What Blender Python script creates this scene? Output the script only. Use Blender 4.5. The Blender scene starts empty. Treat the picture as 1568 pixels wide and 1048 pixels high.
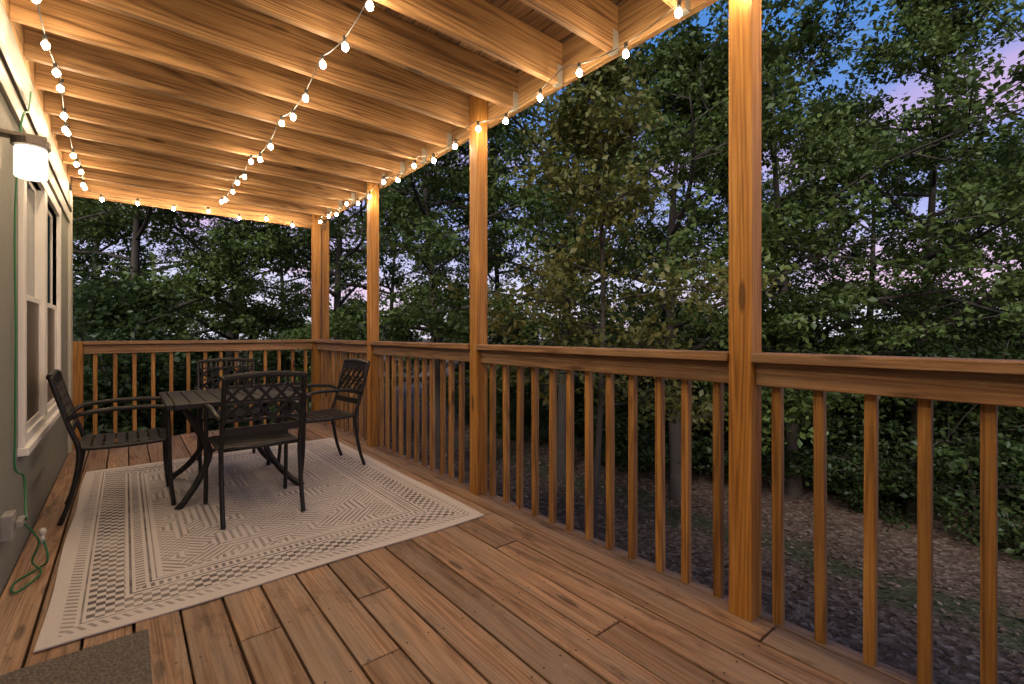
import bpy, bmesh, math, random
import numpy as np
from mathutils import Vector, Matrix
random.seed(7); np.random.seed(7)
S=bpy.context.scene
H=1.12            # camera height above deck; layout unit
GZ=-2.6           # ground level
col=S.collection

# ---------------------------------------------------------------- helpers
class MB:
    def __init__(s): s.v=[]; s.f=[]
    def box(s,x0,x1,y0,y1,z0,z1):
        b=len(s.v)
        s.v+=[(x0,y0,z0),(x1,y0,z0),(x1,y1,z0),(x0,y1,z0),(x0,y0,z1),(x1,y0,z1),(x1,y1,z1),(x0,y1,z1)]
        s.f+=[tuple(b+i for i in q) for q in ((0,3,2,1),(4,5,6,7),(0,1,5,4),(1,2,6,5),(2,3,7,6),(3,0,4,7))]
    def bar(s,p,q,w,t,up=(0,0,1)):
        p=Vector(p);q=Vector(q);d=(q-p).normalized();u=Vector(up)
        if abs(d.dot(u))>.98:u=Vector((1,0,0))
        a=d.cross(u).normalized();c=a.cross(d).normalized()
        b=len(s.v)
        for e in (p,q):
            for i,j in ((-1,-1),(1,-1),(1,1),(-1,1)):
                s.v.append(tuple(e+a*(i*w/2)+c*(j*t/2)))
        s.f+=[tuple(b+i for i in k) for k in ((0,3,2,1),(4,5,6,7),(0,1,5,4),(1,2,6,5),(2,3,7,6),(3,0,4,7))]
    def tube(s,pts,r,n=8,r2=None,smooth=True,sub=5,up=(0,0,1)):
        P=[Vector(p) for p in pts]
        if smooth and len(P)>2:
            Q=[];L=len(P)
            for i in range(L-1):
                p0=P[max(i-1,0)];p1=P[i];p2=P[i+1];p3=P[min(i+2,L-1)]
                for k in range(sub):
                    t=k/sub
                    Q.append(.5*((2*p1)+(-p0+p2)*t+(2*p0-5*p1+4*p2-p3)*t*t+(-p0+3*p1-3*p2+p3)*t**3))
            Q.append(P[-1]);P=Q
        L=len(P);b=len(s.v);prev=None
        for i in range(L):
            d=(P[min(i+1,L-1)]-P[max(i-1,0)])
            if d.length<1e-6:d=Vector((0,0,1))
            d.normalize()
            if prev is None:
                u=Vector(up)
                if abs(d.dot(u))>.95:u=Vector((1,0,0)) if abs(d.x)<.9 else Vector((0,1,0))
                a=d.cross(u).normalized()
            else:
                a=(prev-d*prev.dot(d)).normalized()
            prev=a;c=a.cross(d)
            rr=r if r2 is None else r+(r2-r)*i/(L-1)
            for k in range(n):
                an=2*math.pi*(k+.5)/n
                s.v.append(tuple(P[i]+a*(rr*math.cos(an))+c*(rr*math.sin(an))))
        for i in range(L-1):
            for k in range(n):
                k2=(k+1)%n
                s.f.append((b+i*n+k,b+i*n+k2,b+(i+1)*n+k2,b+(i+1)*n+k))
        s.f.append(tuple(b+k for k in range(n))[::-1]);s.f.append(tuple(b+(L-1)*n+k for k in range(n)))
    def cyl(s,c,r,z0,z1,n=12,r2=None):
        s.tube([(c[0],c[1],z0),(c[0],c[1],z1)],r,n,r2,smooth=False)
    def sphere(s,c,r,nu=10,nv=7,sz=1.):
        b=len(s.v)
        s.v.append((c[0],c[1],c[2]-r*sz))
        for j in range(1,nv):
            ph=-math.pi/2+math.pi*j/nv
            for i in range(nu):
                a=2*math.pi*i/nu
                s.v.append((c[0]+r*math.cos(ph)*math.cos(a),c[1]+r*math.cos(ph)*math.sin(a),c[2]+r*sz*math.sin(ph)))
        s.v.append((c[0],c[1],c[2]+r*sz));t=len(s.v)-1
        for i in range(nu):
            i2=(i+1)%nu
            s.f.append((b,b+1+i2,b+1+i))
            for j in range(nv-2):
                o=b+1+j*nu
                s.f.append((o+i,o+i2,o+nu+i2,o+nu+i))
            o=b+1+(nv-2)*nu
            s.f.append((o+i,o+i2,t))
    def mesh(s,name,mat,smooth=False):
        m=bpy.data.meshes.new(name);m.from_pydata(s.v,[],s.f);m.update()
        if mat:m.materials.append(mat)
        if smooth:
            m.polygons.foreach_set('use_smooth',[True]*len(m.polygons))
        return m
    def obj(s,name,mat,parent=None,bevel=0,smooth=False):
        o=bpy.data.objects.new(name,s.mesh(name,mat,smooth));col.objects.link(o)
        if parent:o.parent=parent
        if bevel:
            b=o.modifiers.new('b','BEVEL');b.width=bevel;b.segments=2;b.limit_method='ANGLE'
        return o
def empty(name,loc=(0,0,0),rot=0):
    e=bpy.data.objects.new(name,None);e.location=loc;e.rotation_euler=(0,0,rot);e.empty_display_size=.2;col.objects.link(e);return e

# ---------------------------------------------------------------- node helpers
class NT:
    def __init__(s,name):
        s.m=bpy.data.materials.new(name);s.m.use_nodes=True;s.t=s.m.node_tree;s.n=s.t.nodes;s.l=s.t.links
        s.p=s.n['Principled BSDF']
    def new(s,t,**k):
        n=s.n.new(t)
        for a,b in k.items():setattr(n,a,b)
        return n
    def set(s,i,v):
        if hasattr(v,'is_output') :s.l.new(v,i)
        else:i.default_value=v
    def math(s,op,a,b=0,c=None,clamp=False):
        n=s.new('ShaderNodeMath',operation=op,use_clamp=clamp)
        s.set(n.inputs[0],a);s.set(n.inputs[1],b)
        if c is not None:s.set(n.inputs[2],c)
        return n.outputs[0]
    def vmath(s,op,a,b):
        n=s.new('ShaderNodeVectorMath',operation=op);s.set(n.inputs[0],a);s.set(n.inputs[1],b);return n.outputs[0]
    def noise(s,v,sc,det=4,rough=.55,dist=0):
        n=s.new('ShaderNodeTexNoise');s.set(n.inputs['Vector'],v);n.inputs['Scale'].default_value=sc
        n.inputs['Detail'].default_value=det;n.inputs['Roughness'].default_value=rough;n.inputs['Distortion'].default_value=dist
        return n.outputs['Fac']
    def ramp(s,f,stops,interp='LINEAR'):
        n=s.new('ShaderNodeValToRGB');s.l.new(f,n.inputs[0]);r=n.color_ramp;r.interpolation=interp
        while len(r.elements)<len(stops):r.elements.new(.5)
        for e,(p,c) in zip(r.elements,stops):
            e.position=p;e.color=(c[0],c[1],c[2],1) if hasattr(c,'__len__') else (c,c,c,1)
        return n.outputs['Color']
    def mix(s,f,a,b,mode='MIX'):
        n=s.new('ShaderNodeMix',data_type='RGBA',blend_type=mode)
        s.set(n.inputs[0],f)
        for i,v in ((6,a),(7,b)):
            if hasattr(v,'is_output'):s.l.new(v,n.inputs[i])
            else:n.inputs[i].default_value=(v[0],v[1],v[2],1)
        return n.outputs[2]
    def bump(s,h,st,d=.01):
        n=s.new('ShaderNodeBump');n.inputs['Strength'].default_value=st;n.inputs['Distance'].default_value=d
        s.l.new(h,n.inputs['Height']);s.l.new(n.outputs[0],s.p.inputs['Normal']);return n
def wood(name,axis,light,mid,dark,rough=.6,contrast=1.,worn=0.,wornc=(.20,.165,.125),spots=.5,stainamt=.8,isl=.4):
    T=NT(name);tc=T.new('ShaderNodeTexCoord').outputs['Object']
    geo=T.new('ShaderNodeNewGeometry');ri=geo.outputs['Random Per Island']
    off=T.new('ShaderNodeCombineXYZ')
    T.l.new(T.math('MULTIPLY',ri,37.),off.inputs[0]);T.l.new(T.math('MULTIPLY',ri,91.),off.inputs[1]);T.l.new(T.math('MULTIPLY',ri,53.),off.inputs[2])
    v=T.vmath('ADD',tc,off.outputs[0])
    def sc(a,c):
        r=[c,c,c];r[axis]=a;return T.vmath('MULTIPLY',v,tuple(r))
    big=T.noise(sc(.32,8.),1.,1,.45,.15)
    band=T.math('POWER',T.math('MULTIPLY_ADD',T.math('SINE',T.math('MULTIPLY',big,95.)),.5,.5),2.2)
    fine=T.noise(sc(4.,150.),1.,1,.6)
    med=T.noise(sc(1.0,34.),1.,3,.7)
    vo=T.new('ShaderNodeTexVoronoi');T.l.new(sc(1.7,7.5),vo.inputs['Vector']);vo.inputs['Scale'].default_value=1.;vo.inputs['Randomness'].default_value=1
    knot=T.ramp(vo.outputs['Distance'],[(0,1),(.08,.95),(.13,0)])
    stain=T.noise(sc(1.2,3.2),1.,4,.6)
    f=T.math('ADD',T.math('MULTIPLY',band,.26*contrast),T.math('MULTIPLY',med,.8))
    f=T.math('ADD',f,T.math('MULTIPLY',T.math('SUBTRACT',fine,.5),.8))
    c=T.ramp(f,[(.2,light),(.5,mid),(.85,dark)])
    c=T.mix(T.math('MULTIPLY',knot,.8),c,tuple(x*.3 for x in dark))
    val=T.math('MULTIPLY_ADD',ri,isl,1-isl*.5)
    val=T.math('MULTIPLY',val,T.math('MULTIPLY_ADD',stain,stainamt,1-.5*stainamt))
    h=T.new('ShaderNodeCombineColor');
    for i in range(3):T.l.new(val,h.inputs[i])
    c=T.mix(1.,c,h.outputs[0],'MULTIPLY')
    if worn>0:
        w=T.noise(sc(.8,9.),1.2,4,.7)
        wm=T.ramp(w,[(.42,0),(.62,1)])
        c=T.mix(T.math('MULTIPLY',wm,worn),c,wornc)
        if spots:
            sp=T.noise(sc(2.2,8.),1.,5,.75);sm=T.ramp(sp,[(.54,0),(.70,1)])
            c=T.mix(T.math('MULTIPLY',sm,spots),c,tuple(x*.4 for x in dark))
            s2=T.ramp(T.noise(v,38.,2,.6),[(.66,0),(.74,1)])
            c=T.mix(T.math('MULTIPLY',s2,.3*worn),c,(.45,.40,.33))
    T.l.new(c,T.p.inputs['Base Color'])
    rr=T.math('MULTIPLY_ADD',stain,.3,rough-.15);T.l.new(rr,T.p.inputs['Roughness']);T.p.inputs['Specular IOR Level'].default_value=.35
    hh=T.math('ADD',T.math('MULTIPLY',fine,.8),T.math('MULTIPLY',med,.7))
    T.bump(hh,.7,.004)
    return T.m
def plain(name,c,rough=.5,metal=0,var=.15,sc=20,bump=.1,spec=.5):
    T=NT(name);tc=T.new('ShaderNodeTexCoord').outputs['Object']
    n=T.noise(tc,sc,3,.6)
    cc=T.mix(n,tuple(x*(1-var) for x in c),tuple(min(1,x*(1+var)) for x in c))
    T.l.new(cc,T.p.inputs['Base Color']);T.p.inputs['Roughness'].default_value=rough;T.p.inputs['Metallic'].default_value=metal
    T.p.inputs['Specular IOR Level'].default_value=spec
    if bump:T.bump(n,bump,.003)
    return T.m

w_post=wood('wood_post',2,(.48,.25,.065),(.37,.17,.036),(.20,.085,.018),.6)
rc=((.34,.20,.105),(.245,.135,.065),(.12,.06,.028))
w_railY=wood('wood_rail_y',1,*rc,.6,1,.4,(.26,.20,.145),.4);w_railX=wood('wood_rail_x',0,*rc,.6,1,.4,(.26,.20,.145),.4)
w_joist=wood('wood_joist',0,(.37,.22,.098),(.25,.137,.055),(.10,.047,.018),.75,1.2,0,isl=.6)
w_rimY=wood('wood_rim_y',1,(.36,.22,.10),(.26,.15,.06),(.12,.06,.022),.7,1.2)
w_ceil=wood('wood_ceiling_board',1,(.19,.11,.052),(.12,.065,.028),(.05,.025,.011),.75)  # boards coloured darker to deepen the shade between the joists
w_deck=wood('wood_deck_board',1,(.39,.245,.15),(.265,.155,.09),(.12,.062,.036),.6,1.0,.65,(.29,.225,.17),.75,1.0,.55)
galv=plain('galvanised_steel',(.35,.35,.33),.5,.6,.2)
black=plain('black_powder_coated_metal',(.010,.010,.011),.42,0,.3,60,.15,.4)
dark_pl=plain('dark_plastic',(.03,.03,.03),.5)
white=plain('white_vinyl',(.72,.71,.68),.45,0,.05,6,.05)
screwm=plain('dark_screw',(.05,.04,.035),.5,.6)

# ---------------------------------------------------------------- deck floor
XW=-.37*H; XR=1.713*H; YF=5.66*H; YB=-3.2
PW=.092
deck=empty('wooden_deck')
b=MB();sc=MB();x=XW+.004;bw=.1385;gap=.008
joY=[1.378*H+.357*H*k for k in range(-12,13)]
XE=XR+.075
while x<XE-.02:
    x1=min(x+bw,XE)
    y=YB-random.random()*1.5;
    while y<YF+.03:
        ln=random.choice([2.43,3.05,3.66,1.8]);y1=min(y+ln,YF+.05)
        k=min(joY,key=lambda q:abs(q-y1))
        if y1<YF: y1=k
        dz=random.uniform(-.002,.002)
        if y1-y>.2:b.box(x+random.uniform(0,.002),x1,y+.0025,y1-.0025,-.036+dz,dz)
        y=y1+.002
    if x1-x>.1:
        for j in joY:
            if j<-1.5:continue
            for q in (.025,.11):
                cx=x+q+random.uniform(-.006,.006);cy=j+random.uniform(-.01,.01)
                bb=len(sc.v)
                for i in range(6):
                    a=i*math.pi/3;sc.v.append((cx+.0045*math.cos(a),cy+.0045*math.sin(a),.0027))
                sc.f.append(tuple(bb+i for i in range(6)))
    x=x1+gap
b.obj('deck_boards',w_deck,deck,.003)
sc.obj('deck_screws',screwm,deck)
b=MB()
for j in joY:
    if j>YB and j<YF-.05:b.box(XW,XE-.06,j-.019,j+.019,-.235,-.040)
b.obj('floor_joists',w_joist,deck,.003)
b=MB();b.box(XE-.055,XE-.015,YB,YF+.06,-.25,-.041);b.obj('edge_rim_joist',w_railY,deck,.003)
b=MB();b.box(XW,XE-.06,YF+.015,YF+.055,-.25,-.041);b.obj('end_rim_joist',w_railX,deck,.003)

postY=[-2.5*H,-.87*H,.766*H,2.408*H,4.035*H,5.66*H]
b=MB()
for y in postY:
    b.box(XR-PW/2,XR+PW/2,y-PW/2,y+PW/2,GZ,2.49*H)
b.box(XR+.088,XR+.088+PW,YF+.03,YF+.03+PW,GZ,2.49*H)
b.box(XW+.0,XW+PW,YF-PW/2+.003,YF+PW/2,GZ,.93*H)
b.obj('support_posts',w_post,deck,.005)

# ---------------------------------------------------------------- railing
rail=empty('deck_railing')
RT=.9324*H
cy_=MB();ba=MB();cx_=MB()
for a,c in zip(postY[:-1],postY[1:]):
    y0,y1=a+PW/2+.002,c-PW/2-.002
    cy_.box(XR-.062,XR+.078,y0,y1,RT-.036,RT)
    cy_.box(XR-.019,XR+.019,y0,y1,RT-.036-.092,RT-.038)
    n=12
    for i in range(n):
        yy=y0+(i+.55)*(y1-y0)/n+random.uniform(-.008,.008)
        tw=random.uniform(-.005,.005)
        ba.bar((XR+.040,yy,-.2),(XR+.040+tw,yy+random.uniform(-.006,.006),RT-.040),.034,.034,(0,1,0))
cy_.obj('side_rail',w_railY,rail,.004)
x0,x1=XW+PW+.002,XR-PW/2-.002
cx_.box(x0,x1,YF-.062,YF+.078,RT-.036,RT)
cx_.box(x0,x1,YF-.019,YF+.019,RT-.128,RT-.038)
n=14
for i in range(n):
    xx=x0+(i+.55)*(x1-x0)/n
    ba.bar((xx,YF+.040,-.2),(xx+random.uniform(-.004,.004),YF+.040,RT-.04),.034,.034,(0,1,0))
cx_.obj('end_rail',w_railX,rail,.004)
w_bal=wood('wood_baluster',2,(.44,.24,.075),(.32,.16,.045),(.15,.07,.022),.6)
ba.obj('balusters',w_bal,rail,.003)

# ---------------------------------------------------------------- upper deck ceiling
up=empty('upper_deck')
ZJ=2.3*H;ZT=ZJ+.235
b=MB();hg=MB()
XO=XR+PW/2+.004
for j in joY:
    if j>YF-.1 or j<YB:continue
    th=.02
    yy=j
    for p in postY:
        if abs(p-yy)<PW/2+th+.002: yy=p+(PW/2+th+.004)*(1 if yy>p else -1)
    dz=random.uniform(-.006,.006)
    b.box(XW+.005,XO-.001,yy-th,yy+th,ZJ+dz,ZT)
    hg.box(XO-.045,XO-.003,yy-th-.003,yy-th-.001,ZJ-.002,ZJ+.10)
    hg.box(XO-.045,XO-.003,yy+th+.001,yy+th+.003,ZJ-.002,ZJ+.10)
    hg.box(XO-.045,XO-.003,yy-th-.003,yy+th+.003,ZJ+dz-.004,ZJ+dz-.002)
b.box(XW+.005,XO+.08,YF+PW/2+.002-.05,YF+PW/2+.04-.05,2.215*H,ZT)
b.obj('ceiling_joists',w_joist,up,.003)
hg.obj('joist_hangers',galv,up)
b=MB();b.box(XO,XO+.04,YB,YF+.04,ZJ+.003,ZT);b.obj('outer_rim_beam',w_rimY,up,.003)
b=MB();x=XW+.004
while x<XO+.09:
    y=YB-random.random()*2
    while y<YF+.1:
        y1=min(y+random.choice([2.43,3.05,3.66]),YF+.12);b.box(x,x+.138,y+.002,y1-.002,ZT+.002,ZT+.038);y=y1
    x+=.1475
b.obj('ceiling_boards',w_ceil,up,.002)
# ---------------------------------------------------------------- house
T=NT('textured_siding');tc=T.new('ShaderNodeTexCoord').outputs['Object']
v=T.vmath('MULTIPLY',tc,(1,1,.12));n1=T.noise(v,90,3,.65);n2=T.noise(tc,35,3,.7);n3=T.noise(tc,1.3,3,.6)
c=T.mix(n3,(.21,.22,.19),(.30,.31,.27));c=T.mix(T.math('MULTIPLY',n1,.6),c,(.12,.125,.11))
T.l.new(c,T.p.inputs['Base Color']);T.p.inputs['Roughness'].default_value=.65
T.bump(T.math('ADD',n1,n2),.9,.007);siding=T.m
house=empty('house')
y0w,y1w,z0w,z1w=3.10*H,4.55*H,.53*H,1.82*H
b=MB()
b.box(XW-.2,XW,-6,y0w,GZ,5.6)
b.box(XW-.2,XW,y1w,5.52*H,GZ,5.6)
b.box(XW-.2,XW,y0w,y1w,GZ,z0w)
b.box(XW-.2,XW,y0w,y1w,z1w,5.6)
b.box(XW-6,XW-.201,5.50*H-.2,5.50*H,GZ,5.6)
b.box(XW-6,XW-.2,-6.2,-6,GZ,5.6)
b.obj('siding_walls',siding,house)
b=MB();b.box(XW-6.3,XW+.35,-6.4,-3.3,5.6,5.9);b.box(XW-6.3,XW+.25,-3.3,5.8*H,5.6,5.9);b.obj('roof_slab',plain('roof_fascia',(.3,.28,.25)),house)
trim=plain('trim_paint',(.40,.39,.33),.5,0,.1,14,.2)
b=MB();b.box(XW-.05,XW+.022,5.40*H,5.56*H,GZ,2.2*H);b.box(XW+.0,XW+.018,-3.5,5.39*H,1.93*H,2.018*H)
b.obj('corner_trim',trim,house,.003)
b=MB();b.box(XW,XW+.03,-3.5,5.39*H,2.02*H,2.06*H);b.obj('dark_band',plain('dark_brown_strip',(.05,.04,.03),.5),house,.003)  # thin raised dark brown strip along the upper wall
b=MB();b.box(XW,XW+.0045,-3.5,5.6*H,2.29*H,ZT);b.obj('ledger_board',w_rimY,house)
# window
win=MB();gl=MB();gl2=MB()
cw=.075
win.box(XW-.06,XW+.022,y0w-cw,y0w+.0,z0w-.05,z1w+cw)
win.box(XW-.06,XW+.022,y1w,y1w+cw,z0w-.05,z1w+cw)
win.box(XW-.06,XW+.021,y0w+.001,y1w-.001,z1w,z1w+cw-.002)
win.box(XW-.06,XW+.040,y0w-cw-.02,y1w+cw+.02,z0w-.09,z0w-.0505)
win.box(XW-.06,XW+.018,y0w+.001,y1w-.001,z0w-.05,z0w)
ym=(y0w+y1w)/2
win.box(XW-.06,XW+.019,ym-.06,ym+.06,z0w+.001,z1w-.001)
zm=(z0w+z1w)/2
for (a,c) in ((y0w,ym-.06),(ym+.06,y1w)):
    for (q0,q1,xx) in ((z0w+.001,zm+.02,XW-.010),(zm-.02,z1w-.001,XW-.030)):
        s=.034
        win.box(xx-.009,xx+.009,a+.001,a+s,q0,q1);win.box(xx-.009,xx+.009,c-s,c-.001,q0,q1)
        win.box(xx-.009,xx+.009,a+s,c-s,q0,q0+s);win.box(xx-.009,xx+.009,a+s,c-s,q1-s,q1)
        (gl if q0>zm-.1 else gl2).box(xx-.003,xx+.003,a+s,c-s,q0+s,q1-s)
win.obj('window_frames',white,house,.003)
T=NT('window_glass');T.p.inputs['Base Color'].default_value=(.008,.045,.06,1);T.p.inputs['Roughness'].default_value=.04
tc=T.new('ShaderNodeTexCoord').outputs['Object'];T.bump(T.noise(tc,3,2),.05,.01)
gl.obj('upper_glass',T.m,house)
gl2.obj('lower_screen',plain('insect_screen',(.10,.08,.06),.35,0,.2,40,.1),house)

# ---------------------------------------------------------------- sconce
sco=empty('wall_lantern',(0,0,0))
sy=2.46*H;sx=XW+.115;sz=1.70*H
b=MB();b.box(XW+.0,XW+.022,sy-.06,sy+.06,sz-.12,sz+.06);b.box(XW+.022,sx+.05,sy-.03,sy+.03,sz+.0125,sz+.03)
b.cyl((sx,sy),.060,sz-.018,sz+.012,24);b.obj('bracket',plain('brushed_dark_bronze',(.12,.10,.085),.4,.7),sco,.003)
T=NT('lit_frosted_glass');T.p.inputs['Base Color'].default_value=(.9,.88,.8,1);T.p.inputs['Emission Color'].default_value=(1,.86,.64,1)
lw=T.new('ShaderNodeTexCoord').outputs['Object'];nn=T.noise(lw,12,2);T.l.new(T.math('MULTIPLY_ADD',nn,2.,1.8),T.p.inputs['Emission Strength'])
b=MB();b.tube([(sx,sy,sz-.02),(sx,sy,sz-.05),(sx,sy,sz-.12),(sx,sy,sz-.145)],.05,24,smooth=False);b.obj('glass_shade',T.m,sco,.008,True)

# ---------------------------------------------------------------- string lights
T=NT('glowing_bulb');T.p.inputs['Base Color'].default_value=(1,.9,.7,1);T.p.inputs['Emission Color'].default_value=(1,.73,.46,1);T.p.inputs['Emission Strength'].default_value=410
bulbm=T.m
def string(pts,first,spacing,name='string_lights'):
    e=empty(name);w=MB();so=MB();bu=MB()
    P=[Vector(p) for p in pts];cum=[0]
    for a,c in zip(P[:-1],P[1:]):cum.append(cum[-1]+(c-a).length)
    def at(s):
        for i in range(len(P)-1):
            if s<=cum[i+1]:
                t=(s-cum[i])/(cum[i+1]-cum[i]);L=cum[i+1]-cum[i]
                p=P[i].lerp(P[i+1],t);p.z-=.09*L*4*t*(1-t)*random.uniform(.97,1.03);return p
        return P[-1].copy()
    wire=[at(s) for s in np.arange(0,cum[-1],.06)];w.tube(wire,.0028,5,smooth=False)
    s=first
    while s<cum[-1]:
        p=at(s);dx=random.uniform(-.006,.006);dy=random.uniform(-.006,.006)
        so.tube([(p.x,p.y,p.z+.004),(p.x+dx*.5,p.y+dy*.5,p.z-.034)],.010,8,.008,smooth=False)
        bu.sphere((p.x+dx,p.y+dy,p.z-.047),.0155,8,6,1.2)
        s+=spacing*random.uniform(.93,1.07)
    w.obj('wire',dark_pl,e,smooth=True);so.obj('sockets',dark_pl,e,smooth=True);bu.obj('bulbs',bulbm,e,smooth=True)
def yl(x,y0,y1,z,step=.8,jx=.02):
    out=[];y=y0
    while y<y1-.1:
        out.append((x+random.uniform(-jx,jx),y,z+random.uniform(-.005,.005)));y+=step*random.uniform(.8,1.2)
    out.append((x,y1,z));return out
string(yl(.715*H,-1.5,5.42*H,ZJ-.004),.15,.30)
string(yl(-.26*H,-1.5,5.45*H,ZJ-.004),.1,.30)
string(yl(1.64*H,-1.5,5.50*H,ZJ-.01,.81,.004),.2,.30)
string([(-.27*H,5.50*H,2.25*H),(.2*H,5.55*H,2.28*H),(.7*H,5.55*H,2.28*H),(1.2*H,5.55*H,2.28*H),(1.66*H,5.5*H,2.27*H)],.12,.30)

# ---------------------------------------------------------------- furniture
def chair_meshes():
    W=.215
    fr=MB()
    for s in (-1,1):
        x=s*W
        fr.tube([(x,-.125,.86),(x,-.095,.74),(x,-.045,.56),(x,-.005,.43),(x,-.01,.30),(x,-.045,.12),(x,-.085,0)],.0135,8)
        xa=s*(W+.025)
        fr.tube([(x,-.055,.60),(xa,0,.632),(xa,.14,.648),(xa,.32,.648),(xa,.425,.635)],.014,8)
        fr.tube([(xa,.418,.637),(xa,.425,.45),(xa,.432,.2),(xa+.0,.45,0)],.0135,8)
        fr.tube([(x,-.005,.425),(x,.2,.418),(x,.43,.425)],.0125,8)
        fr.tube([(x,.41,.425),(xa,.425,.425)],.010,6,smooth=False)
    for y,z in ((-.0,.425),(.43,.425)):
        fr.tube([(-W,y,z),(W,y,z)],.0125,8,smooth=False)
    bk=MB()
    def yb(z): return float(np.interp(z,[.43,.56,.74,.86],[-.005,-.045,-.095,-.125]))
    bk.tube([(-W,yb(.86),.855),(-W*.5,yb(.86),.866),(0,yb(.86),.870),(W*.5,yb(.86),.866),(W,yb(.86),.855)],.018,8)
    for z,t in ((.535,.045),(.600,.016),(.70,.012),(.800,.016)): bk.bar((-W,yb(z),z),(W,yb(z),z),.012,t)
    nx=5;dx=2*W/nx
    for a,c in ((.60,.70),(.70,.80)):
        for i in range(nx):
            xa=-W+i*dx;xb=xa+dx
            bk.bar((xa,yb(a),a),(xb,yb(c),c),.008,.017);bk.bar((xb,yb(a)+.003,a),(xa,yb(c)+.003,c),.008,.017)
    for i in range(11):
        xa=-W+.02+i*(2*W-.04)/10;bk.bar((xa,yb(.80),.80),(xa,yb(.855),.858),.010,.014)
    st=MB()
    n=8
    for i in range(n):
        y=.022+i*(.39/(n-1)); st.box(-W+.01,W-.01,y-.021,y+.021,.424,.433)
    for x in (-.1,.1): st.box(x-.012,x+.012,.0,.43,.414,.4235)
    return fr.mesh('frame',black,True),bk.mesh('backrest',black,False),st.mesh('seat',black,False)
CM=chair_meshes()
def chair(x,y,rot):
    e=empty('patio_chair',(x*H,y*H,0.013),rot)
    for m in CM:
        o=bpy.data.objects.new(m.name,m);col.objects.link(o);o.parent=e
chair(.575,2.835,0)
chair(-.185,3.545,-math.pi/2)
chair(1.30,3.63,math.pi/2+.10)
chair(.63,4.30,math.pi-.03)
tb=empty('patio_table',(.56*H,3.6*H,.013))
W=.43;TZ=.602*H-.013
b=MB()
for s in (-1,1):
    b.box(s*W-.02*(s+1),s*W+.02*(1-s),-W,W,TZ-.035,TZ)
    b.box(-W+.0405,W-.0405,s*W-.02*(s+1),s*W+.02*(1-s),TZ-.035,TZ-.001)
n=9
for i in range(n):
    x0=-W+.046+i*(2*W-.092)/n; b.box(x0+.003,x0+(2*W-.092)/n-.003,-W+.044,W-.044,TZ-.018,TZ-.004)
b.obj('table_top',black,tb,.004)
b=MB()
for sx_ in (-1,1):
    for sy_ in (-1,1):
        f=lambda r,z:(sx_*r*.90,sy_*r,z)
        b.tube([f(W-.05,TZ-.03),f(W-.11,TZ-.12),f(W-.21,.36),f(W-.23,.26),f(W-.15,.12),f(W-.05,.02),f(W-.015,.0)],.021,8)
b.tube([(-.18,-.2,.29),(.18,.2,.29)],.012,8,smooth=False);b.tube([(-.18,.2,.285),(.18,-.2,.285)],.012,8,smooth=False)
b.box(-W+.06,W-.06,-.02,.02,TZ-.045,TZ-.019)
b.obj('curved_legs',black,tb,0,True)

# ---------------------------------------------------------------- rug
T=NT('woven_rug');tc=T.new('ShaderNodeTexCoord').outputs['Object']
wob=T.noise(tc,140,2);sp=T.new('ShaderNodeSeparateXYZ');T.l.new(tc,sp.inputs[0])
x=sp.outputs[0];y=sp.outputs[1]
RW=1.735*H/2;RL=2.465*H/2
ex=T.math('SUBTRACT',RW,T.math('ABSOLUTE',x));ey=T.math('SUBTRACT',RL,T.math('ABSOLUTE',y))
e=T.math('MINIMUM',ex,ey)
def band(a,c):return T.math('MULTIPLY',T.math('GREATER_THAN',e,a),T.math('LESS_THAN',e,c))
def stripes(u,per,duty):return T.math('LESS_THAN',T.math('FRACT',T.math('DIVIDE',T.math('ADD',u,10.),per)),duty)
chk=lambda s:T.math('ABSOLUTE',T.math('SUBTRACT',stripes(x,s,.5),stripes(y,s,.5)))
isx=T.math('LESS_THAN',ex,ey)
along=T.math('ADD',T.math('MULTIPLY',isx,y),T.math('MULTIPLY',T.math('SUBTRACT',1.,isx),x))
parts=[]
parts.append((band(.055,.095),stripes(T.math('ADD',along,T.math('MULTIPLY',e,.6)),.034,.45),.65))
parts.append((band(.108,.115),1.,.8))
parts.append((band(.125,.245),chk(.06),1.))
parts.append((band(.258,.268),1.,1.))
parts.append((band(.280,.315),stripes(along,.03,.5),.9))
parts.append((band(.328,.338),1.,1.))
parts.append((band(.352,.358),1.,.8))
# field: lozenge patches of fine hatching / checks / bars
vv=T.new('ShaderNodeTexVoronoi',distance='MANHATTAN');T.l.new(tc,vv.inputs['Vector']);vv.inputs['Scale'].default_value=6.5;vv.inputs['Randomness'].default_value=.8
sv=T.new('ShaderNodeSeparateColor');T.l.new(vv.outputs['Color'],sv.inputs[0]);k3=T.math('FLOOR',T.math('MULTIPLY',sv.outputs[0],4.99))
hat1=stripes(T.math('ADD',x,y),.042,.45);hat2=stripes(T.math('SUBTRACT',x,y),.042,.45);ck=chk(.04);hz=stripes(y,.036,.42);vt=stripes(x,.036,.42)
def eq(n):return T.math('COMPARE',k3,float(n),.3)
fld=T.math('MULTIPLY',eq(0),hat1)
for n_,p_ in ((1,ck),(2,hat2),(3,hz),(4,vt)):fld=T.math('ADD',fld,T.math('MULTIPLY',eq(n_),p_))
parts.append((T.math('GREATER_THAN',e,.38),fld,.72))
tot=None
for m,p,k in parts:
    q=T.math('MULTIPLY',T.math('MULTIPLY',m,p),k);tot=q if tot is None else T.math('ADD',tot,q)
fade=T.ramp(T.noise(tc,3,5,.75),[(.30,.4),(.58,1)])
fs=T.math('MULTIPLY',tot,fade)
c=T.mix(fs,(.60,.56,.545),(.075,.065,.068))
c=T.mix(T.math('MULTIPLY',wob,.3),c,(.33,.30,.28))
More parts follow.
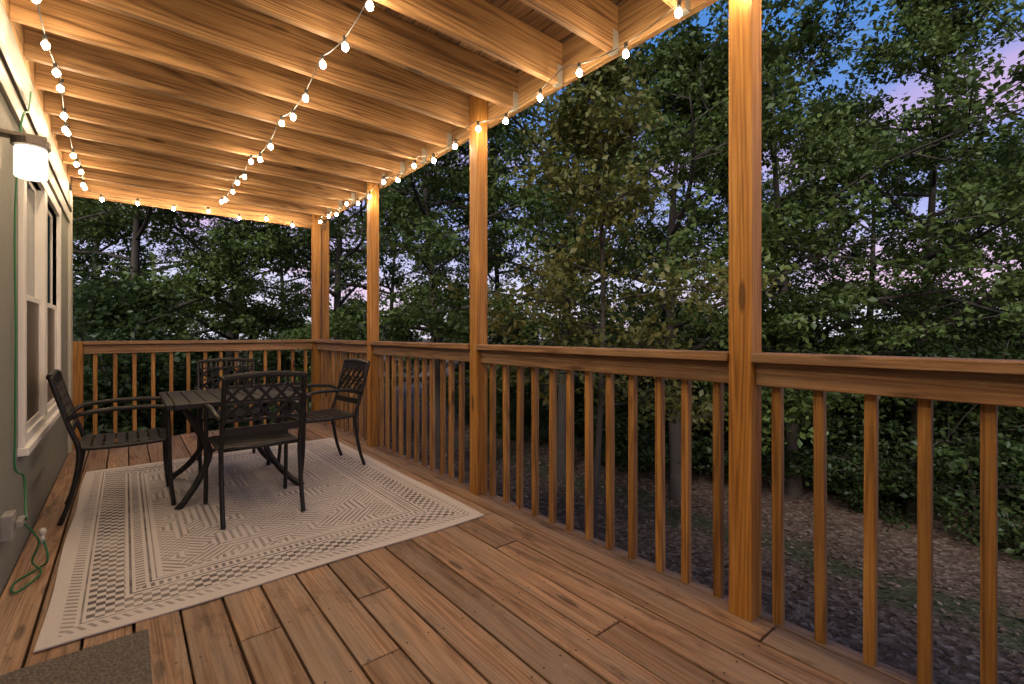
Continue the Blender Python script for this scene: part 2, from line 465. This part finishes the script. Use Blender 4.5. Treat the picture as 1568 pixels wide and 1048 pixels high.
T.l.new(c,T.p.inputs['Base Color']);T.p.inputs['Roughness'].default_value=.9;T.p.inputs['Specular IOR Level'].default_value=.2
T.bump(T.math('ADD',wob,T.math('MULTIPLY',tot,-.4)),.5,.004)
bm=bmesh.new();bmesh.ops.create_grid(bm,x_segments=60,y_segments=80,size=1)
for q in bm.verts:
    X,Y=q.co.x*RW,q.co.y*RL
    ed=min(RW-abs(X),RL-abs(Y))
    q.co=(X+.005*math.sin(Y*5),Y+.006*math.sin(X*6+1),.0095+.0018*math.sin(X*7+Y*3)*(1 if ed>.05 else .2))
rm=bpy.data.meshes.new('area_rug');bm.to_mesh(rm);bm.free();rm.materials.append(T.m)
rug=bpy.data.objects.new('area_rug',rm);col.objects.link(rug);rug.location=(.65*H,3.305*H,0)
so=rug.modifiers.new('s','SOLIDIFY');so.thickness=.006;so.offset=-1
b=MB();b.box(-.335*H,.06*H,1.35*H,1.99*H,.003,.014)
T=NT('doormat_fibre');tc=T.new('ShaderNodeTexCoord').outputs['Object'];wv=T.new('ShaderNodeTexVoronoi');T.l.new(tc,wv.inputs[0]);wv.inputs['Scale'].default_value=110
c=T.mix(wv.outputs['Distance'],(.05,.045,.04),(.20,.175,.15));T.l.new(c,T.p.inputs['Base Color']);T.p.inputs['Roughness'].default_value=.95;T.bump(wv.outputs['Distance'],1.,.006)
b.obj('doormat',T.m,None,.004)

# ---------------------------------------------------------------- cord + outlet
green=plain('green_vinyl',(.02,.16,.06),.4)
co=empty('green_extension_cord');b=MB();xw=XW+.012
b.tube([(xw,3.3*H,2.19*H),(xw+.03,3.0*H,2.0*H),(xw+.02,2.88*H,1.9*H),(xw,2.87*H,1.5*H),(xw+.003,2.865*H,1.0*H),(xw,2.87*H,.6*H),(xw,2.87*H,.43*H),(xw+.02,2.93*H,.38*H),(xw+.03,2.9*H,.3*H),(xw+.05,2.76*H,.24*H),(xw+.06,2.70*H,.26*H)],.0045,6)
b.tube([(xw+.05,2.70*H,.24*H),(xw+.09,2.78*H,.13*H),(xw+.06,2.84*H,.03*H),(xw+.1,2.75*H,.007),(xw+.04,2.6*H,.007),(xw+.02,2.7*H,.007),(xw+.08,2.8*H,.008),(xw+.12,2.78*H,.05),(xw+.10,2.8*H,.14*H)],.0045,6)
b.obj('cord',green,co,smooth=True)
ou=empty('outdoor_power_outlet');b=MB();b.box(XW,XW+.04,2.62*H,2.70*H,.20*H,.30*H);b.box(XW+.04,XW+.065,2.66*H,2.74*H,.235*H,.262*H);b.obj('outlet_cover',plain('grey_plastic',(.25,.25,.23),.4),ou,.006)
b=MB();b.sphere((xw+.10,2.8*H,.16*H),.015,8,6,1.3);b.cyl((xw+.10,2.8*H),.009,.11*H,.145*H);b.obj('clear_connector',plain('clear_plastic',(.5,.48,.44),.15),ou,smooth=True)

# ---------------------------------------------------------------- ground
T=NT('leaf_litter_ground');tc=T.new('ShaderNodeTexCoord').outputs['Object'];sp=T.new('ShaderNodeSeparateXYZ');T.l.new(tc,sp.inputs[0])
n1=T.noise(tc,1.2,4,.65);n2=T.noise(tc,22,3,.7)
vo=T.new('ShaderNodeTexVoronoi');T.l.new(tc,vo.inputs[0]);vo.inputs['Scale'].default_value=14;s3=T.new('ShaderNodeSeparateColor');T.l.new(vo.outputs['Color'],s3.inputs[0])
lit=T.ramp(s3.outputs[0],[(0,(.07,.045,.032)),(.5,(.14,.09,.065)),(.85,(.22,.15,.115)),(1,(.32,.24,.19))])
lit=T.mix(T.math('MULTIPLY',n2,.6),lit,(.06,.04,.03))
gx=T.math('ADD',sp.outputs[0],T.math('MULTIPLY',T.math('SUBTRACT',n1,.5),2.2))
gm=T.ramp(T.math('DIVIDE',gx,20.),[(.43,0),(.45,1),(.475,1),(.50,0)])
gr=T.mix(n2,(.02,.042,.014),(.055,.085,.03))
c=T.mix(T.math('MULTIPLY',gm,.6),lit,gr);T.l.new(c,T.p.inputs['Base Color']);T.p.inputs['Roughness'].default_value=.95;T.p.inputs['Specular IOR Level'].default_value=.1;T.bump(T.math('ADD',n2,vo.outputs['Distance']),.8,.03)
bm=bmesh.new();bmesh.ops.create_grid(bm,x_segments=240,y_segments=240,size=300)
def gz(X,Y):
    d=max(0,math.hypot(X,Y)-14)
    return GZ-.035*max(0,min(X-3,8))+.03*math.sin(X*.9+Y*.5)+(.6*math.sin(X*.05+1)*math.sin(Y*.04))*min(1,d/20)-min(d,40)*.01
for q in bm.verts: q.co.z=gz(q.co.x,q.co.y)
gm_=bpy.data.meshes.new('ground');bm.to_mesh(gm_);bm.free();gm_.materials.append(T.m)
col.objects.link(bpy.data.objects.new('ground',gm_))

# ---------------------------------------------------------------- foliage
def leafmat(name,a,c,d):
    T=NT(name);geo=T.new('ShaderNodeNewGeometry');ri=geo.outputs['Random Per Island'];oi=T.new('ShaderNodeObjectInfo')
    f=T.math('ADD',T.math('MULTIPLY',ri,.65),T.math('MULTIPLY',oi.outputs['Random'],.35))
    cc=T.ramp(f,[(.0,a),(.5,c),(1,d)])
    df=T.new('ShaderNodeBsdfDiffuse');T.l.new(cc,df.inputs[0])
    tr=T.new('ShaderNodeBsdfTranslucent');T.l.new(T.mix(.5,cc,(.15,.19,.04)),tr.inputs[0])
    gl=T.new('ShaderNodeBsdfGlossy');gl.inputs['Roughness'].default_value=.45;gl.inputs[0].default_value=(.8,.85,.9,1)
    mx=T.new('ShaderNodeMixShader');mx.inputs[0].default_value=.3
    T.l.new(df.outputs[0],mx.inputs[1]);T.l.new(tr.outputs[0],mx.inputs[2])
    m2=T.new('ShaderNodeMixShader');m2.inputs[0].default_value=.02;T.l.new(mx.outputs[0],m2.inputs[1]);T.l.new(gl.outputs[0],m2.inputs[2])
    T.l.new(m2.outputs[0],T.n['Material Output'].inputs[0]);T.n.remove(T.p);return T.m
leafA=leafmat('oak_leaves',(.052,.085,.022),(.09,.13,.034),(.14,.185,.05))
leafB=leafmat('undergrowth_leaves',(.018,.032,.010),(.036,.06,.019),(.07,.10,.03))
leafC=leafmat('sapling_leaves',(.09,.095,.02),(.14,.135,.035),(.20,.17,.05))
T=NT('bark');tc=T.new('ShaderNodeTexCoord').outputs['Object'];v=T.vmath('MULTIPLY',tc,(14,14,2.2));n=T.noise(v,1,4,.7)
T.l.new(T.mix(n,(.025,.02,.016),(.09,.07,.055)),T.p.inputs['Base Color']);T.p.inputs['Roughness'].default_value=.9;T.bump(n,1,.03);bark=T.m
def leaves(P,mat,name,ls=.12,up=.9):
    N=len(P);P=np.asarray(P)
    nrm=np.random.normal(size=(N,3))*.8;nrm[:,2]+=up;nrm/=np.linalg.norm(nrm,axis=1)[:,None]
    d=np.random.normal(size=(N,3));d[:,2]-=.5;d-=nrm*np.sum(d*nrm,axis=1)[:,None];d/=np.linalg.norm(d,axis=1)[:,None]
    s=np.cross(nrm,d);L=ls*np.random.uniform(.6,1.25,N)[:,None];Wd=L*np.random.uniform(.24,.34,N)[:,None]
    V=np.empty((N,4,3));V[:,0]=P;V[:,1]=P+d*L*.5+s*Wd+nrm*L*.1;V[:,2]=P+d*L;V[:,3]=P+d*L*.5-s*Wd+nrm*L*.1
    m=bpy.data.meshes.new(name);m.vertices.add(N*4);m.vertices.foreach_set('co',V.ravel())
    m.loops.add(N*6);m.polygons.add(N*2)
    base=(np.arange(N)*4)[:,None];idx=(base+np.array([0,1,2,0,2,3])).ravel()
    m.loops.foreach_set('vertex_index',idx.astype(np.int32));m.polygons.foreach_set('loop_start',(np.arange(N*2)*3).astype(np.int32))
    m.update(calc_edges=True);m.materials.append(mat);return m
def make_tree(seed,Ht,cb,cr,nl=24,per=52,ls=.13,tr=.16,mat=None):
    R=random.Random(seed);np.random.seed(seed)
    w=MB();ph=R.random()*6
    def tp(t):return Vector((.45*math.sin(t*2.3+ph)*t,.45*math.cos(t*1.9+ph)*t,Ht*.93*t))
    w.tube([tp(i/9) for i in range(10)],tr,9,.02,sub=3)
    w.tube([(0,0,-.9),(0,0,.15),tuple(tp(.06))],tr*1.5,9,tr*.95,sub=3)
    tips=[]
    for i in range(nl):
        t=cb+(1-cb)*(i+R.random()*.8)/nl;p=tp(t)
        az=i*2.4+R.uniform(-.5,.5);u=(t-cb)/(1-cb)
        prof=max(.22,math.sin(math.pi*min(1,(u*.80+.20)))**.7)
        L=cr*prof*R.uniform(.6,1.25);el=.05+.85*u+R.uniform(-.15,.25)
        d=Vector((math.cos(az)*math.cos(el),math.sin(az)*math.cos(el),math.sin(el)))
        pts=[p];q=p.copy();dd=d.copy()
        for k in range(5):
            dd=(dd+Vector((R.uniform(-.28,.28),R.uniform(-.28,.28),R.uniform(-.18,.14)))).normalized();q=q+dd*L/5;pts.append(q.copy())
        r0=tr*.42*(1-u*.6);w.tube(pts,r0,6,.012,sub=2)
        for k in range(9):
            tt=.25+.75*(k+R.random())/9;ii=min(4,int(tt*5));bp=pts[ii].lerp(pts[ii+1],tt*5-ii)
            sd=(dd*.6+Vector((R.uniform(-1,1),R.uniform(-1,1),R.uniform(-.3,.55)))).normalized();sl=L*.36*R.uniform(.6,1.2)+.15
            mid=bp+sd*sl*.5+Vector((0,0,.04));en=bp+sd*sl
            w.tube([bp,mid,en],.014,4,.005,sub=1,smooth=False)
            for j in range(5):
                bb=bp.lerp(en,.35+.65*j/4);td=(sd*.5+Vector((R.uniform(-1,1),R.uniform(-1,1),R.uniform(-.5,.4)))).normalized();tl=R.uniform(.2,.5)
                tips.append((bb,td,tl))
    pos=[]
    for bb,td,tl in tips:
        n=int(per*R.uniform(.3,1.3));s=np.random.uniform(.1,1.15,n)[:,None]
        pos.append(np.array(bb)[None]+np.array(td)[None]*tl*s+np.random.normal(size=(n,3))*np.array([.12,.12,.07]))
    pos=np.concatenate(pos)
    return w.mesh('trunk_and_limbs',bark,True),leaves(pos,mat or leafA,'leaves',ls)
TV=[make_tree(11,11,.22,3.9,23,36,.135),make_tree(23,12.5,.28,4.2,24,36,.135),make_tree(37,9.5,.18,3.2,20,36,.135),make_tree(51,8,.33,1.5,15,22,.11,.06,leafC)]
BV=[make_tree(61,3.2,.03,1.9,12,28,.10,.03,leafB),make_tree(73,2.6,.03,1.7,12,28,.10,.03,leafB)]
def place(kind,v,x,y,s,rot,name,parent=None,z=None):
    e=empty(name,(x,y,gz(x,y) if z is None else z),rot);e.scale=(s,s,s)
    if parent:e.parent=parent
    for m in v:
        o=bpy.data.objects.new(m.name,m);col.objects.link(o);o.parent=e
def pol(px,dist):
    az=math.radians(39.5)+math.atan((px-784)/719.);return dist*math.sin(az),dist*math.cos(az)
R=random.Random(5)
for px,dist,v,s in [(1400,13.5,1,.90),(1215,13.5,0,1.06),(1040,12,2,1.18),(905,7.6,3,1.03),(860,13,1,1.08),(670,12.5,0,1.04),(520,15,1,1.02),(350,16,0,1.02),(220,15,2,1.12),(1720,14,2,.85),(60,18,0,.95),
    (1320,20,0,1.0),(1130,21,1,1.0),(770,20,1,1.1),(600,22,0,1.0),(430,23,1,.9),(140,23,1,1.0),(1560,18,2,.94)]:
    x,y=pol(px,dist);place('t',TV[v],x,y,s,R.uniform(0,6.28),'maple_sapling' if v==3 else 'oak_tree')
far=empty('background_woodland')
for i in range(24):
    px=-150+i*86;d=R.uniform(25,34)
    x,y=pol(min(px,1900),d);place('t',TV[R.choice([0,2,2])],x,y,R.uniform(.42,.6),R.uniform(0,6.28),'woodland_tree',far)
ug=empty('forest_undergrowth')
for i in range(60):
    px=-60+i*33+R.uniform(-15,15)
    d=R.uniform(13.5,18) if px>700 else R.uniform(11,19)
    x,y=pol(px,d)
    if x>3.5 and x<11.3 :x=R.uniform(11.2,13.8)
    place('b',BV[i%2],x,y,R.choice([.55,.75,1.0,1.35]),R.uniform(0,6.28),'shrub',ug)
N=10000;P=np.stack([np.random.uniform(2.2,11.5,N),np.random.uniform(-6,14,N),np.zeros(N)],1)
P[:,2]=[gz(a,c_)+.035 for a,c_ in P[:,:2]]
o=bpy.data.objects.new('fallen_leaves',leaves(P,leafmat('dry_leaves',(.09,.055,.04),(.19,.125,.09),(.36,.26,.21)),'fallen_leaves',.10,2.5));col.objects.link(o)

# ---------------------------------------------------------------- world + afterglow boost
wd=bpy.data.worlds.new('World');S.world=wd;wd.use_nodes=True;nt=wd.node_tree;N_=nt.nodes;Lk=nt.links
bg=N_['Background'];out=N_['World Output']
sky=N_.new('ShaderNodeTexSky');sky.sky_type='NISHITA';sky.sun_disc=False;sky.sun_elevation=math.radians(3);sky.sun_rotation=math.radians(215)
Lk.new(sky.outputs[0],bg.inputs[0]);bg.inputs[1].default_value=.04
tc=N_.new('ShaderNodeTexCoord');sp=N_.new('ShaderNodeSeparateXYZ');Lk.new(tc.outputs['Generated'],sp.inputs[0])
rp=N_.new('ShaderNodeValToRGB');Lk.new(sp.outputs[2],rp.inputs[0]);r=rp.color_ramp
st=[(0,(.78,.79,.92)),(.08,(.64,.63,.88)),(.2,(.37,.39,.78)),(.36,(.14,.27,.69)),(.5,(.06,.22,.62)),(1,(.03,.14,.45))]
while len(r.elements)<len(st):r.elements.new(.5)
for e_,(p,c) in zip(r.elements,st):e_.position=p;e_.color=(*c,1)
mp=N_.new('ShaderNodeMapping');mp.inputs['Scale'].default_value=(1,1,3.2);Lk.new(tc.outputs['Generated'],mp.inputs[0])
nz=N_.new('ShaderNodeTexNoise');nz.inputs['Scale'].default_value=2.4;nz.inputs['Detail'].default_value=4;Lk.new(mp.outputs[0],nz.inputs[0])
r2=N_.new('ShaderNodeValToRGB');r2.color_ramp.elements[0].position=.47;r2.color_ramp.elements[1].position=.62;Lk.new(nz.outputs[0],r2.inputs[0])
fm=N_.new('ShaderNodeMath');fm.operation='MULTIPLY';fm.inputs[1].default_value=.75;Lk.new(r2.outputs[0],fm.inputs[0])
r3=N_.new('ShaderNodeValToRGB');r3.color_ramp.elements[0].position=.34;r3.color_ramp.elements[0].color=(1,1,1,1);r3.color_ramp.elements[1].position=.48;r3.color_ramp.elements[1].color=(0,0,0,1);Lk.new(sp.outputs[2],r3.inputs[0])
f2=N_.new('ShaderNodeMath');f2.operation='MULTIPLY';Lk.new(fm.outputs[0],f2.inputs[0]);Lk.new(r3.outputs[0],f2.inputs[1])
mx=N_.new('ShaderNodeMix');mx.data_type='RGBA';Lk.new(f2.outputs[0],mx.inputs[0]);Lk.new(rp.outputs[0],mx.inputs[6]);mx.inputs[7].default_value=(.76,.46,.70,1)
bg2=N_.new('ShaderNodeBackground');Lk.new(mx.outputs[2],bg2.inputs[0]);bg2.inputs[1].default_value=1.1
ad=N_.new('ShaderNodeAddShader');Lk.new(bg.outputs[0],ad.inputs[0]);Lk.new(bg2.outputs[0],ad.inputs[1]);Lk.new(ad.outputs[0],out.inputs[0])
sl=bpy.data.lights.new('afterglow_boost','SUN');sl.energy=4.0;sl.angle=math.radians(25);sl.color=(1,.94,.84)  # soft afterglow lamp, added to brighten the trees
so=bpy.data.objects.new('afterglow_boost',sl);col.objects.link(so)
so.rotation_euler=Vector((.72,.42,-.62)).to_track_quat('-Z','Y').to_euler()

# ---------------------------------------------------------------- camera
cd=bpy.data.cameras.new('camera');cam=bpy.data.objects.new('camera',cd);col.objects.link(cam);S.camera=cam
cd.sensor_width=36;cd.lens=16.5;cd.clip_start=.05;cd.clip_end=1000;cd.shift_y=-13/1568
cam.location=(0,0,H);cam.rotation_euler=(math.radians(90),0,-math.radians(39.5))
S.view_settings.view_transform='Standard';S.view_settings.look='None';S.view_settings.exposure=0;S.view_settings.gamma=1
